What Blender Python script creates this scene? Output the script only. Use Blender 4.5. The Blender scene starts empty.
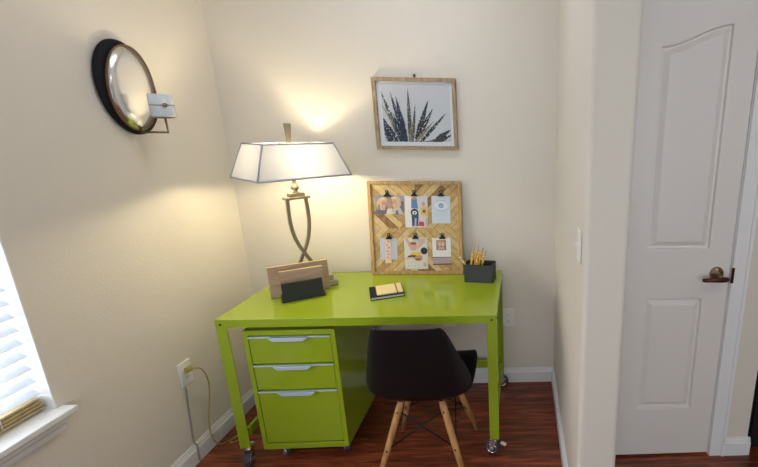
import bpy, bmesh, math, random
from mathutils import Vector, Matrix
random.seed(7)
S = bpy.context.scene
COL = S.collection
PI = math.pi

# ------------------------------------------------------------------ materials
def mat(name, color, rough=0.5, metal=0.0, spec=0.5, noise=0.0, nscale=60, bump=0.0, bscale=200,
        coat=0.0, trans=0.0, sheen=0.0):
    m = bpy.data.materials.new(name); m.use_nodes = True
    nt = m.node_tree; b = nt.nodes['Principled BSDF']
    b.inputs['Base Color'].default_value = (*color, 1)
    b.inputs['Roughness'].default_value = rough
    b.inputs['Metallic'].default_value = metal
    b.inputs['Specular IOR Level'].default_value = spec
    b.inputs['Coat Weight'].default_value = coat
    b.inputs['Coat Roughness'].default_value = 0.06
    b.inputs['Transmission Weight'].default_value = trans
    tc = nt.nodes.new('ShaderNodeTexCoord')
    if noise:
        n = nt.nodes.new('ShaderNodeTexNoise'); n.inputs['Scale'].default_value = nscale
        n.inputs['Detail'].default_value = 4
        nt.links.new(tc.outputs['Object'], n.inputs['Vector'])
        mp = nt.nodes.new('ShaderNodeMapRange')
        mp.inputs['To Min'].default_value = 1 - noise; mp.inputs['To Max'].default_value = 1 + noise
        nt.links.new(n.outputs['Fac'], mp.inputs['Value'])
        mx = nt.nodes.new('ShaderNodeVectorMath'); mx.operation = 'SCALE'
        mx.inputs[0].default_value = color
        nt.links.new(mp.outputs['Result'], mx.inputs['Scale'])
        nt.links.new(mx.outputs['Vector'], b.inputs['Base Color'])
    if bump:
        n2 = nt.nodes.new('ShaderNodeTexNoise'); n2.inputs['Scale'].default_value = bscale
        n2.inputs['Detail'].default_value = 3
        nt.links.new(tc.outputs['Object'], n2.inputs['Vector'])
        bp = nt.nodes.new('ShaderNodeBump'); bp.inputs['Strength'].default_value = bump
        bp.inputs['Distance'].default_value = 0.004
        nt.links.new(n2.outputs['Fac'], bp.inputs['Height'])
        nt.links.new(bp.outputs['Normal'], b.inputs['Normal'])
    return m

def wood(name, c1, c2, scale=(1.5, 30, 30), rough=0.5, coat=0.0):
    m = bpy.data.materials.new(name); m.use_nodes = True
    nt = m.node_tree; b = nt.nodes['Principled BSDF']
    tc = nt.nodes.new('ShaderNodeTexCoord'); mp = nt.nodes.new('ShaderNodeMapping')
    mp.inputs['Scale'].default_value = scale
    n = nt.nodes.new('ShaderNodeTexNoise'); n.inputs['Scale'].default_value = 3; n.inputs['Detail'].default_value = 6
    r = nt.nodes.new('ShaderNodeValToRGB')
    r.color_ramp.elements[0].color = (*c1, 1); r.color_ramp.elements[0].position = .35
    r.color_ramp.elements[1].color = (*c2, 1); r.color_ramp.elements[1].position = .65
    nt.links.new(tc.outputs['Object'], mp.inputs['Vector']); nt.links.new(mp.outputs['Vector'], n.inputs['Vector'])
    nt.links.new(n.outputs['Fac'], r.inputs['Fac']); nt.links.new(r.outputs['Color'], b.inputs['Base Color'])
    b.inputs['Roughness'].default_value = rough; b.inputs['Coat Weight'].default_value = coat
    return m

def floor_mat():
    m = bpy.data.materials.new('cherry_planks'); m.use_nodes = True
    nt = m.node_tree; b = nt.nodes['Principled BSDF']; L = nt.links.new
    tc = nt.nodes.new('ShaderNodeTexCoord')
    br = nt.nodes.new('ShaderNodeTexBrick')
    br.offset = 0.37; br.inputs['Scale'].default_value = 1
    br.inputs['Brick Width'].default_value = 1.2; br.inputs['Row Height'].default_value = 0.125
    br.inputs['Mortar Size'].default_value = 0.0012
    br.inputs['Color1'].default_value = (0.35, .35, .35, 1); br.inputs['Color2'].default_value = (.85, .85, .85, 1)
    br.inputs['Mortar'].default_value = (0.1, .1, .1, 1)
    L(tc.outputs['Object'], br.inputs['Vector'])
    # grain, shifted per plank
    mp = nt.nodes.new('ShaderNodeMapping'); mp.inputs['Scale'].default_value = (2.2, 26, 1)
    va = nt.nodes.new('ShaderNodeVectorMath'); va.operation = 'MULTIPLY_ADD'
    va.inputs[1].default_value = (7, 3, 5)
    L(br.outputs['Color'], va.inputs[0]); L(tc.outputs['Object'], va.inputs[2])
    L(va.outputs['Vector'], mp.inputs['Vector'])
    n = nt.nodes.new('ShaderNodeTexNoise'); n.inputs['Scale'].default_value = 1.6; n.inputs['Detail'].default_value = 7
    n.inputs['Roughness'].default_value = .62; n.inputs['Distortion'].default_value = .9
    L(mp.outputs['Vector'], n.inputs['Vector'])
    r = nt.nodes.new('ShaderNodeValToRGB'); e = r.color_ramp.elements
    e[0].position = .3; e[0].color = (.055, .014, .007, 1)
    e[1].position = .72; e[1].color = (.62, .155, .058, 1)
    k = e.new(.5); k.color = (.25, .052, .020, 1)
    L(n.outputs['Fac'], r.inputs['Fac'])
    mx = nt.nodes.new('ShaderNodeMix'); mx.data_type = 'RGBA'; mx.blend_type = 'MULTIPLY'
    mx.inputs[0].default_value = .55
    L(r.outputs['Color'], mx.inputs[6]); L(br.outputs['Color'], mx.inputs[7]); L(mx.outputs[2], b.inputs['Base Color'])
    b.inputs['Roughness'].default_value = .32
    bp = nt.nodes.new('ShaderNodeBump'); bp.inputs['Strength'].default_value = .15; bp.inputs['Distance'].default_value = .002
    L(n.outputs['Fac'], bp.inputs['Height']); L(bp.outputs['Normal'], b.inputs['Normal'])
    return m

M = {}
M['wall'] = mat('wall_paint', (.78, .73, .655), .7, spec=.25, bump=.35, bscale=110)
M['ceil'] = mat('ceiling_paint', (.8, .79, .76), .8)
M['trim'] = mat('trim_white', (.86, .87, .88), .35)
M['door'] = mat('door_white', (.82, .78, .75), .38)
M['floor'] = floor_mat()
M['green'] = mat('lime_enamel', (.305, .40, .018), .14, spec=.4, coat=.2)
M['greenfront'] = mat('lime_enamel_drawer', (.305, .40, .018), .09, spec=.4, coat=.3)
M['alu'] = mat('brushed_aluminium', (.58, .70, .86), .25, metal=.3)  # blue of the window's reflection is put into the base colour
M['chrome'] = mat('chrome', (.75, .75, .77), .15, metal=1)
M['wheel'] = mat('grey_rubber', (.05, .055, .07), .45)
M['bolt'] = mat('dark_bolt', (.05, .05, .04), .4, metal=.6)
M['black_plastic'] = mat('black_shell_plastic', (.005, .004, .006), .45, spec=.3)
M['legwood'] = wood('beech_dowel', (.42, .20, .075), (.62, .33, .13), (20, 20, 2), .45)
M['black_metal'] = mat('black_metal', (.012, .012, .014), .4, metal=.5)
M['nickel'] = mat('antique_nickel', (.36, .31, .22), .38, metal=.75, noise=.12, nscale=40)
M['lampbase'] = mat('champagne_base', (.40, .35, .25), .45, metal=.4, noise=.2, nscale=30)
M['bronze_and_shade'] = mat('dark_bronze_and_shade', (.05, .035, .03), .4, metal=.4)
M['shadetrim'] = mat('shade_trim', (.42, .42, .50), .8)
M['rackwood'] = wood('rack_wood', (.40, .265, .17), (.52, .36, .24), (3, 3, 40), .55)
M['rackedge'] = mat('rack_edge', (.60, .44, .22), .55)
M['framewood'] = wood('frame_wood', (.28, .19, .11), (.47, .36, .235), (60, 60, 8), .65)
M['boardframe'] = wood('board_frame', (.38, .22, .08), (.55, .36, .15), (40, 40, 6), .6)
M['charcoal'] = mat('charcoal_weave', (.045, .05, .055), .75, noise=.5, nscale=260)
M['black'] = mat('matte_black', (.008, .008, .012), .6, spec=.2)
M['slate'] = mat('rack_black', (.016, .017, .019), .45)
M['mat_white'] = mat('mat_white', (.84, .88, .94), .6)
M['white'] = mat('paper_white', (.78, .80, .84), .6)
M['plastic_white'] = mat('plate_plastic', (.90, .89, .87), .35)
M['paper_cream'] = mat('paper_cream', (.78, .66, .33), .6)
M['brown'] = mat('brown_band', (.20, .11, .05), .6)
M['pages'] = mat('silver_pages', (.50, .53, .52), .5)
M['cord'] = mat('gold_cord', (.42, .33, .08), .4, noise=.3, nscale=120)
M['line_grey'] = mat('thin_grey', (.30, .28, .25), .6)
M['bronze_lever'] = mat('bronze_lever', (.10, .025, .015), .25, metal=.7)
M['brass_old'] = mat('old_brass', (.30, .22, .13), .3, metal=.9)
M['mirror'] = mat('mirror_glass', (.82, .82, .82), .2, metal=1)
M['cream'] = mat('distressed_cream', (.62, .57, .46), .55, noise=.15, nscale=20)
M['slat'] = mat('white_slat', (.80, .86, .90), .45)
M['rail'] = mat('tan_rail', (.45, .34, .17), .5, noise=.2, nscale=50)
M['yellow'] = mat('pencil_yellow', (.78, .42, .015), .35)
M['gold'] = mat('pencil_gold', (.50, .36, .09), .35, metal=.4)
M['pink'] = mat('eraser_pink', (.65, .35, .33), .7)
M['lead'] = mat('pencil_stripe', (.72, .70, .62), .4)
M['gapdark'] = mat('gap_black', (.008, .008, .01), .5)

def glass_mat(name, color, rough, alpha):
    m = bpy.data.materials.new(name); m.use_nodes = True
    nt = m.node_tree; nt.nodes.clear()
    o = nt.nodes.new('ShaderNodeOutputMaterial'); t = nt.nodes.new('ShaderNodeBsdfTransparent')
    g = nt.nodes.new('ShaderNodeBsdfPrincipled'); x = nt.nodes.new('ShaderNodeMixShader')
    g.inputs['Base Color'].default_value = (*color, 1); g.inputs['Roughness'].default_value = rough; g.inputs['Metallic'].default_value = 0
    x.inputs[0].default_value = alpha
    nt.links.new(t.outputs[0], x.inputs[1]); nt.links.new(g.outputs[0], x.inputs[2]); nt.links.new(x.outputs[0], o.inputs[0])
    return m
M['pane'] = glass_mat('window_pane', (.02, .03, .03), .03, .04)
M['picglass'] = glass_mat('picture_glass', (.02, .02, .02), .04, .03)
M['frosted'] = glass_mat('frosted_glass', (.86, .93, 1.0), .2, .7)

def shade_mat():
    m = bpy.data.materials.new('lamp_shade_fabric'); m.use_nodes = True
    nt = m.node_tree; nt.nodes.clear()
    o = nt.nodes.new('ShaderNodeOutputMaterial'); t = nt.nodes.new('ShaderNodeBsdfTranslucent')
    d = nt.nodes.new('ShaderNodeBsdfDiffuse'); x = nt.nodes.new('ShaderNodeMixShader')
    t.inputs[0].default_value = (.26, .275, .32, 1); d.inputs[0].default_value = (.74, .73, .76, 1)
    x.inputs[0].default_value = .45
    nt.links.new(d.outputs[0], x.inputs[1]); nt.links.new(t.outputs[0], x.inputs[2]); nt.links.new(x.outputs[0], o.inputs[0])
    return m
M['shade'] = shade_mat()
def bulb_mat():
    m = bpy.data.materials.new('bulb_glow'); m.use_nodes = True
    nt = m.node_tree; nt.nodes.clear()
    o = nt.nodes.new('ShaderNodeOutputMaterial'); e = nt.nodes.new('ShaderNodeEmission')
    e.inputs[0].default_value = (1, .78, .45, 1); e.inputs[1].default_value = 60
    nt.links.new(e.outputs[0], o.inputs[0]); return m
M['bulb'] = bulb_mat()

# ------------------------------------------------------------------ mesh builder
class MB:
    def __init__(s): s.bm = bmesh.new(); s.mats = []
    def mi(s, m):
        m = M[m] if isinstance(m, str) else m
        if m not in s.mats: s.mats.append(m)
        return s.mats.index(m)
    def poly(s, pts, m):
        f = s.bm.faces.new([s.bm.verts.new(Vector(p)) for p in pts]); f.material_index = s.mi(m); return f
    def box(s, a, b, m, mtx=None):
        x0, y0, z0 = a; x1, y1, z1 = b
        P = [(x0,y0,z0),(x1,y0,z0),(x1,y1,z0),(x0,y1,z0),(x0,y0,z1),(x1,y0,z1),(x1,y1,z1),(x0,y1,z1)]
        if mtx: P = [mtx @ Vector(p) for p in P]
        v = [s.bm.verts.new(p) for p in P]; i = s.mi(m)
        for q in ((0,3,2,1),(4,5,6,7),(0,1,5,4),(1,2,6,5),(2,3,7,6),(3,0,4,7)):
            f = s.bm.faces.new([v[k] for k in q]); f.material_index = i
    def prism(s, pts, ax, a, b, m):
        """extrude a closed 2-D outline along axis ax from a to b"""
        def P(p, t):
            if ax == 0: return (t, p[0], p[1])
            if ax == 1: return (p[0], t, p[1])
            return (p[0], p[1], t)
        A = [s.bm.verts.new(P(p, a)) for p in pts]; B = [s.bm.verts.new(P(p, b)) for p in pts]
        i = s.mi(m); n = len(pts); fs = [s.bm.faces.new(A), s.bm.faces.new(B)]
        for k in range(n): fs.append(s.bm.faces.new([A[k], A[(k+1) % n], B[(k+1) % n], B[k]]))
        for f in fs: f.material_index = i
    def tube(s, pts, r, m, n=10, cap=True):
        pts = [Vector(p) for p in pts]; rs = r if isinstance(r, (list, tuple)) else [r]*len(pts)
        rings = []; i = s.mi(m); up = None
        for k, p in enumerate(pts):
            t = (pts[min(k+1, len(pts)-1)] - pts[max(k-1, 0)]).normalized()
            if up is None:
                up = Vector((0,0,1)) if abs(t.z) < .9 else Vector((1,0,0))
            u = (up - t*up.dot(t)).normalized(); up = u; w = t.cross(u)
            rings.append([s.bm.verts.new(p + (u*math.cos(2*PI*j/n) + w*math.sin(2*PI*j/n))*rs[k]) for j in range(n)])
        for a, b in zip(rings, rings[1:]):
            for j in range(n):
                f = s.bm.faces.new([a[j], a[(j+1) % n], b[(j+1) % n], b[j]]); f.material_index = i; f.smooth = True
        if cap:
            for q in (rings[0], rings[-1]):
                f = s.bm.faces.new(q); f.material_index = i
    def lathe(s, prof, m, n=24, mtx=None, closed=False):
        rings = []; i = s.mi(m)
        for r, z in prof:
            R = []
            for j in range(n):
                p = Vector((r*math.cos(2*PI*j/n), r*math.sin(2*PI*j/n), z))
                R.append(s.bm.verts.new(mtx @ p if mtx else p))
            rings.append(R)
        pr = list(zip(rings, rings[1:]))
        if closed: pr.append((rings[-1], rings[0]))
        for a, b in pr:
            for j in range(n):
                f = s.bm.faces.new([a[j], a[(j+1) % n], b[(j+1) % n], b[j]]); f.material_index = i; f.smooth = True
        if not closed:
            for q, (r, z) in ((rings[0], prof[0]), (rings[-1], prof[-1])):
                if r > 1e-5:
                    f = s.bm.faces.new(q); f.material_index = i
    def build(s, name, parent=None, bevel=0, seg=2, solid=0):
        bmesh.ops.remove_doubles(s.bm, verts=s.bm.verts, dist=1e-6)
        bmesh.ops.recalc_face_normals(s.bm, faces=s.bm.faces)
        me = bpy.data.meshes.new(name); s.bm.to_mesh(me); s.bm.free()
        for m in s.mats: me.materials.append(m)
        o = bpy.data.objects.new(name, me); COL.objects.link(o)
        if parent: o.parent = parent
        if solid:
            d = o.modifiers.new('s', 'SOLIDIFY'); d.thickness = solid; d.offset = 0
        if bevel:
            d = o.modifiers.new('b', 'BEVEL'); d.width = bevel; d.segments = seg; d.limit_method = 'ANGLE'
            d.angle_limit = math.radians(40); d.harden_normals = False
        return o

def tag(o, label=None, cat=None, group=None, kind=None):
    if label: o['label'] = label
    if cat: o['category'] = cat
    if group: o['group'] = group
    if kind: o['kind'] = kind
    return o
def thing(name, loc, label, cat, rz=0, rx=0, group=None):
    o = bpy.data.objects.new(name, None); COL.objects.link(o)
    o.location = loc; o.rotation_euler = (rx, 0, rz); o.empty_display_size = .05
    return tag(o, label, cat, group)
def struct(o): o['kind'] = 'structure'; return o

# ------------------------------------------------------------------ the room
RX = 1.741; RF = 1.754; WX = 1.899; WY = -1.06; DY = -.655; EX = 2.65; H = 2.6; RY = -4.2; FX = 4.6; BY = 1.5
b = MB(); b.box((-.15, RY-.15, -.05), (FX, BY, 0), 'floor'); struct(b.build('floor'))
b = MB(); b.box((-.15, RY-.15, H), (FX, BY, H+.1), 'ceil'); struct(b.build('ceiling'))
# left wall with a window opening
WA, WB, WZ0, WZ1 = -2.05, -1.05, .636, 2.05
b = MB()
b.box((-.15, WB, 0), (0, 0, H), 'wall'); b.box((-.15, RY, 0), (0, WA, H), 'wall')
b.box((-.15, WA, 0), (0, WB, WZ0-.022), 'wall'); b.box((-.15, WA, WZ1), (0, WB, H), 'wall')
struct(b.build('wall_left'))
b = MB(); b.box((-.15, 0, 0), (WX-.02, .12, H), 'wall'); struct(b.build('wall_back'))
# wing wall on the right of the nook, with rounded outside corners
def rounded(x0, y0, x1, y1, r):
    pts = [(RX, y1)]
    for k in range(7):
        a = PI + k/6*PI/2; pts.append((x0+r+r*math.cos(a), y0+r+r*math.sin(a)))
    for k in range(7):
        a = 1.5*PI + k/6*PI/2; pts.append((x1-r+r*math.cos(a), y0+r+r*math.sin(a)))
    pts.append((x1, y1)); return pts
b = MB(); b.prism(rounded(RF, WY, WX, 0, .018), 2, 0, H, 'wall'); struct(b.build('wall_right'))
# hall wall that carries the closet door (door opening between DA and DB)
DA, DB, DZ = 1.982, 2.456, 2.035
b = MB()
b.box((WX, DY, 0), (DA-.012, DY+.12, H), 'wall'); b.box((DB+.012, DY, 0), (EX, DY+.12, H), 'wall')
b.box((DA-.012, DY, DZ+.012), (DB+.012, DY+.12, H), 'wall')
b.box((EX-.12, DY+.12, 0), (EX, BY, H), 'wall')
struct(b.build('wall_hall'))
b = MB(); b.box((WX, BY-.1, 0), (FX, BY, H), 'wall'); struct(b.build('wall_far'))
b = MB(); b.box((FX, RY, 0), (FX+.1, BY, H), 'wall'); struct(b.build('wall_east'))
# rear wall of the room (behind the camera) with a wide window opening
b = MB()
b.box((0, RY-.15, 0), (FX, RY, .5), 'wall'); b.box((0, RY-.15, 2.3), (FX, RY, H), 'wall')
b.box((0, RY-.15, .5), (.5, RY, 2.3), 'wall'); b.box((3.4, RY-.15, .5), (FX, RY, 2.3), 'wall')
struct(b.build('wall_rear'))

# baseboards with a stepped top
def base_profile(h=.0955, t=.014):
    return [(0, 0), (t, 0), (t, h*.72), (t*.62, h*.78), (t*.62, h*.86), (t*.35, h*.92), (t*.3, h), (0, h)]
def baseboard(name, p0, p1, nrm, parts=None):
    b = MB(); p0 = Vector((*p0, 0)); p1 = Vector((*p1, 0)); nrm = Vector((*nrm, 0))
    A = [b.bm.verts.new(p0 + nrm*u + Vector((0, 0, z))) for u, z in base_profile()]
    B = [b.bm.verts.new(p1 + nrm*u + Vector((0, 0, z))) for u, z in base_profile()]
    i = b.mi('trim'); n = len(A); b.bm.faces.new(A); b.bm.faces.new(B)
    for k in range(n): b.bm.faces.new([A[k], A[(k+1) % n], B[(k+1) % n], B[k]])
    return struct(b.build(name))
baseboard('baseboard_left', (0, RY), (0, 0), (1, 0))
baseboard('baseboard_back', (.0, 0), (RX, 0), (0, -1))
baseboard('baseboard_right', (RF, WY+.02), (RX, 0), (-1, 0))
baseboard('baseboard_wing', (RF+.01, WY), (WX-.01, WY), (0, -1))
baseboard('baseboard_hall', (2.535, DY), (EX+.013, DY), (0, -1))
baseboard('baseboard_corner', (EX, DY-.013), (EX, BY), (1, 0))

# door casing
b = MB()
for x0, x1 in ((DA-.075, DA-.006), (DB+.006, DB+.079)):
    b.box((x0, DY-.012, 0), (x1, DY+.001, DZ+.08), 'trim')
    xo = (x0, x0+.016) if x0 < DA-.05 and x1 < DA else (x1-.016, x1)
    b.box((xo[0], DY-.018, 0), (xo[1], DY-.011, DZ+.08), 'trim')
b.box((DA-.075, DY-.0125, DZ+.006), (DB+.079, DY, DZ+.0805), 'trim')
b.box((DB+.003, DY, 0), (DB+.012, DY+.12, DZ+.012), 'trim'); b.box((DA-.012, DY, 0), (DA-.003, DY+.12, DZ+.012), 'trim')
b.box((DB-.008, DY+.05, 0), (DB+.004, DY+.12, DZ+.012), 'trim'); b.box((DA-.01, DY+.05, 0), (DA+.008, DY+.12, DZ+.012), 'trim')
struct(b.build('trim_1', bevel=.002))
# closet back so that the gap under the door is dark
b = MB(); b.box((WX, -.09, 0), (EX-.12, 0, H), 'wall'); struct(b.build('wall_closet'))

# the closet door: slab with moulded raised panels
def inset(pts, d):
    n = len(pts); out = []
    for i in range(n):
        p, a, c = Vector(pts[i]), Vector(pts[i-1]), Vector(pts[(i+1) % n])
        e1 = (p-a).normalized(); e2 = (c-p).normalized()
        n1 = Vector((-e1.y, e1.x)); n2 = Vector((-e2.y, e2.x)); k = (n1+n2); k = k/max(k.dot(n1), .2)
        out.append(tuple(p + k*d))
    return out
def sstep(t): return t*t*(3-2*t)
door = MB(); di = door.mi('door')
fy = DY - .002 + .004
x0, x1, z0, z1 = DA, DB, .012, DZ
def ring(pts, y): return [door.bm.verts.new((p[0], y, p[1])) for p in pts]
def up(d):
    a_, c_ = 2.080+d, 2.360-d
    return [(a_, 1.05+d), (c_, 1.05+d)] + [(c_-(c_-a_)*k/14, 1.860-d+.085*sstep((c_-(c_-a_)*k/14-2.080)/.280)) for k in range(15)]
def lo(d): return [(2.085+d, .262+d), (2.352-d, .262+d), (2.352-d, .835-d), (2.085+d, .835-d)]
outer = ring([(x0, z0), (x1, z0), (x1, z1), (x0, z1)], fy)
edges = [door.bm.edges.new((outer[i], outer[(i+1) % 4])) for i in range(4)]
for fn in (up, lo):
    r0 = ring(fn(0), fy); n = len(r0)
    for i in range(n): edges.append(door.bm.edges.new((r0[i], r0[(i+1) % n])))
    prev = r0
    for d, dy in ((.005, .001), (.009, .015), (.016, .016), (.021, .013), (.038, .002), (.042, .001)):
        cur = ring(fn(d), fy+dy)
        for i in range(n): door.bm.faces.new([prev[i], prev[(i+1) % n], cur[(i+1) % n], cur[i]])
        prev = cur
    door.bm.faces.new(prev)
bmesh.ops.triangle_fill(door.bm, edges=edges, use_beauty=True)
bk = ring([(x0, z0), (x1, z0), (x1, z1), (x0, z1)], fy+.035)
for i in range(4): door.bm.faces.new([outer[i], outer[(i+1) % 4], bk[(i+1) % 4], bk[i]])
door.bm.faces.new(bk)
door_o = struct(door.build('door_1'))
ym = Matrix.Translation((2.398, fy, .945)) @ Matrix.Rotation(PI/2, 4, 'X')
b = MB(); b.lathe([(.031, 0), (.031, .004), (.027, .009), (.012, .011), (.011, .032)], 'brass_old', 28, ym)
h = b.build('handle_rose', door_o)
b = MB(); b.tube([(2.436, fy-.038, .931), (2.42, fy-.042, .931), (2.398, fy-.044, .931), (2.36, fy-.043, .930), (2.335, fy-.040, .928), (2.322, fy-.037, .927)],
                [.009, .012, .0125, .010, .009, .006], 'bronze_lever', 12)
b.tube([(2.398, fy-.030, .940), (2.398, fy-.044, .932)], .011, 'brass_old', 12)
tag(b.build('door_handle', door_o), 'reddish bronze lever')
b = MB(); b.box((DB+.001, DY-.016, .905), (DB+.013, DY-.0115, .975), 'bronze_lever'); tag(b.build('strike_plate', door_o), 'dark bronze plate on the casing')

# black cabinet shape, added to turn the gap past the wall corner dark
c = thing('cabinet', (2.80, -.42, 0), 'black cabinet shape added to darken the gap past the wall corner right of the door', 'cabinet')
b = MB(); b.box((-.125, -.2, .0), (.5, .6, 1.02), 'gapdark'); b.build('body', c, bevel=.006)
b = MB(); b.box((-.13, -.206, 1.02), (.505, .605, 1.045), 'gapdark'); b.build('top', c, bevel=.004)
b = MB(); b.box((-.12, -.215, .03), (.185, -.2, .99), 'gapdark'); b.box((.19, -.215, .03), (.495, -.2, .99), 'gapdark'); b.build('door', c, bevel=.003)

# window in the left wall
win = MB()
fx0, fx1 = -.135, -.095
for a, bb_ in (((fx0, WA, WZ0), (fx1, WA+.04, WZ1)), ((fx0, WB-.04, WZ0), (fx1, WB, WZ1)),
               ((fx0, WA, WZ0), (fx1, WB, WZ0+.04)), ((fx0, WA, WZ1-.04), (fx1, WB, WZ1)), ((fx0, WA, 1.31), (fx1, WB, 1.35))):
    win.box(a, bb_, 'trim')
wo = struct(win.build('window_1', bevel=.002))
b = MB(); b.box((-.118, WA+.04, WZ0+.04), (-.114, WB-.04, WZ1-.04), 'pane'); struct(b.build('window_pane', wo))
# painted reveal lining the opening
b = MB()
b.box((-.096, WB-.004, WZ0), (.0, WB, WZ1), 'trim'); b.box((-.096, WA, WZ0), (0, WA+.004, WZ1), 'trim')
b.box((-.096, WA, WZ1-.004), (0, WB, WZ1), 'trim')
struct(b.build('window_reveal', wo))
# sill board with horns and moulded apron
b = MB()
b.box((-.096, WA, WZ0-.022), (.004, WB, WZ0), 'trim')
b.box((0.0, WA-.02, WZ0-.022), (.050, WB+.016, WZ0), 'trim')
struct(b.build('window_sill', wo, bevel=.004))
b = MB(); b.prism([(0, WZ0-.022), (.030, WZ0-.022), (.030, WZ0-.032), (.022, WZ0-.040), (.022, WZ0-.050), (.014, WZ0-.062), (.014, WZ0-.078), (0, WZ0-.078)], 1, WA-.01, WB-.004, 'trim')
struct(b.build('window_apron', wo))
# blind hung in the reveal
bl = thing('window_blind', (-.045, (WA+WB)/2, WZ0), 'white slatted blind hanging in the left wall window above the sill', 'blind')
L = (WB-WA)/2 - .009
b = MB(); z = .075; k = 0
while z < WZ1-WZ0-.06:
    t = math.radians(38); c_, s_ = math.cos(t)*.024, math.sin(t)*.024
    b.poly([(-c_, -L, z+s_), (0, -L, z+.002), (c_, -L, z-s_), (c_, L, z-s_), (0, L, z+.002), (-c_, L, z+s_)], 'slat') if False else None
    for (xa, za, xb, zb) in ((-c_, s_, 0, .0025), (0, .0025, c_, -s_)):
        v = [b.bm.verts.new(p) for p in ((xa, -L, z+za), (xb, -L, z+zb), (xb, L, z+zb), (xa, L, z+za))]
        f = b.bm.faces.new(v); f.material_index = b.mi('slat')
    z += .0452
b.build('slats', bl, solid=.0028)
b = MB()
for q in range(4): b.box((-.024+.002*q, -L+.004*q, .010+.011*q), (.024-.001*q, L-.003*q, .018+.011*q), 'rail')
tag(b.build('bottom_rail', bl, bevel=.002), 'tan bottom slats stacked on the sill')
b = MB(); b.box((-.028, -L, WZ1-WZ0-.05), (.028, L, WZ1-WZ0-.005), 'slat'); b.build('head_rail', bl, bevel=.003)
b = MB()
for yy in (-L+.12, 0, L-.12): b.tube([(.026, yy, .02), (.026, yy, WZ1-WZ0-.03)], .0012, 'slat', 6)
b.build('ladder_cord', bl)

# ------------------------------------------------------------------ desk
def caster(parent, x, y, top, r=.036, ang=0, brake=True, rz=0, prefix='caster'):
    """swivel caster: chrome plate, fork, brake tab; wheel underneath"""
    mt = Matrix.Translation((x, y, 0)) @ Matrix.Rotation(ang, 4, 'Z')
    b = MB()
    b.box((-.018, -.018, top-.006), (.018, .018, top), 'chrome', mt)
    b.lathe([(.014, top-.018), (.016, top-.012), (.014, top-.005)], 'chrome', 16, mt)
    off = .014
    for sx in (-1, 1):
        P = [(-.014, top-.016), (.020, top-.016), (off+.012, r-.008), (off-.008, r-.010)]
        A = [b.bm.verts.new(mt @ Vector((u, sx*.0155, z))) for u, z in P]; B = [b.bm.verts.new(mt @ Vector((u, sx*.013, z))) for u, z in P]
        b.bm.faces.new(A); b.bm.faces.new(B)
        for k in range(4): b.bm.faces.new([A[k], A[(k+1) % 4], B[(k+1) % 4], B[k]])
    b.box((-.016, -.0155, top-.020), (.022, .0155, top-.015), 'chrome', mt)
    if brake: b.box((-.040, -.010, top-.030), (-.012, .010, top-.022), 'chrome', mt @ Matrix.Rotation(-.25, 4, 'Y'))
    o = b.build(prefix, parent)
    w = MB(); wm = mt @ Matrix.Translation((off, 0, r)) @ Matrix.Rotation(PI/2, 4, 'X')
    w.lathe([(.010, -.012), (r*.6, -.0125), (r*.66, -.011), (r-.002, -.011), (r, -.007), (r, .007), (r-.002, .011), (r*.66, .011), (r*.6, .0125), (.010, .012)], 'wheel', 28, wm)
    w.lathe([(.009, -.0165), (.009, .0165)], 'chrome', 12, wm); w.lathe([(r*.62, -.0135), (r*.74, -.0135), (r*.74, .0135), (r*.62, .0135)], 'chrome', 24, wm, closed=True)
    w.build('wheel', o)
    return o

DZT = .75; W = 1.195; D = .599; lw = .045; lb = .10
desk = thing('desk', (.2415, -.6376, 0), 'lime green glossy metal desk on chrome casters in the nook', 'desk', rz=.0081)
b = MB(); b.box((0, 0, DZT-.004), (W, D, DZT), 'green'); b.build('desktop', desk, bevel=.0015)
b = MB()
b.box((lw, .001, DZT-.038), (W-lw, .004, DZT-.004), 'green'); b.box((lw, D-.004, DZT-.038), (W-lw, D-.001, DZT-.004), 'green')
b.box((.001, lw, DZT-.038), (.004, D-lw, DZT-.004), 'green'); b.box((W-.004, lw, DZT-.038), (W-.001, D-lw, DZT-.004), 'green')
b.build('apron', desk)
for ix, x in enumerate((0, W)):
    for iy, y in enumerate((0, D)):
        sx = 1 if ix == 0 else -1; sy = 1 if iy == 0 else -1
        pts = [(x, y), (x+sx*lw, y), (x+sx*lw, y+sy*.005), (x+sx*.005, y+sy*.005), (x+sx*.005, y+sy*lw), (x, y+sy*lw)]
        # closed square tube for the lower foot, angle section above
        b = MB(); b.prism(pts, 2, lb, DZT-.004, 'green'); b.box((min(x, x+sx*.03), min(y, y+sy*.03), lb), (max(x, x+sx*.03), max(y, y+sy*.03), lb+.004), 'green')
        leg = b.build('leg', desk, bevel=.001)
        b = MB()
        b.lathe([(.005, 0), (.005, .003), (.003, .004)], 'bolt', 12, Matrix.Translation((x+sx*.022, y-sy*.0, DZT-.022)) @ Matrix.Rotation(sy*PI/2, 4, 'X'))
        b.build('bolt', leg); b = MB()
        b.lathe([(.005, 0), (.005, .003), (.003, .004)], 'bolt', 12, Matrix.Translation((x, y+sy*.022, DZT-.022)) @ Matrix.Rotation(-sx*PI/2, 4, 'Y'))
        b.build('bolt', leg)
        caster(desk, x+sx*.022, y+sy*.022, lb+.002, r=.036, ang={(0, 0): -1.35, (1, 0): 2.75, (0, 1): -2.6, (1, 1): .1}[(ix, iy)])
for x in (.006, W-.026):
    b = MB(); b.box((x, lw, .135), (x+.02, D-lw, .175), 'green'); b.build('side_stretcher', desk, bevel=.002)
b = MB(); b.box((lw, D-.03, .135), (W-lw, D-.008, .185), 'green'); b.build('rear_stretcher', desk, bevel=.002)

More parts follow.
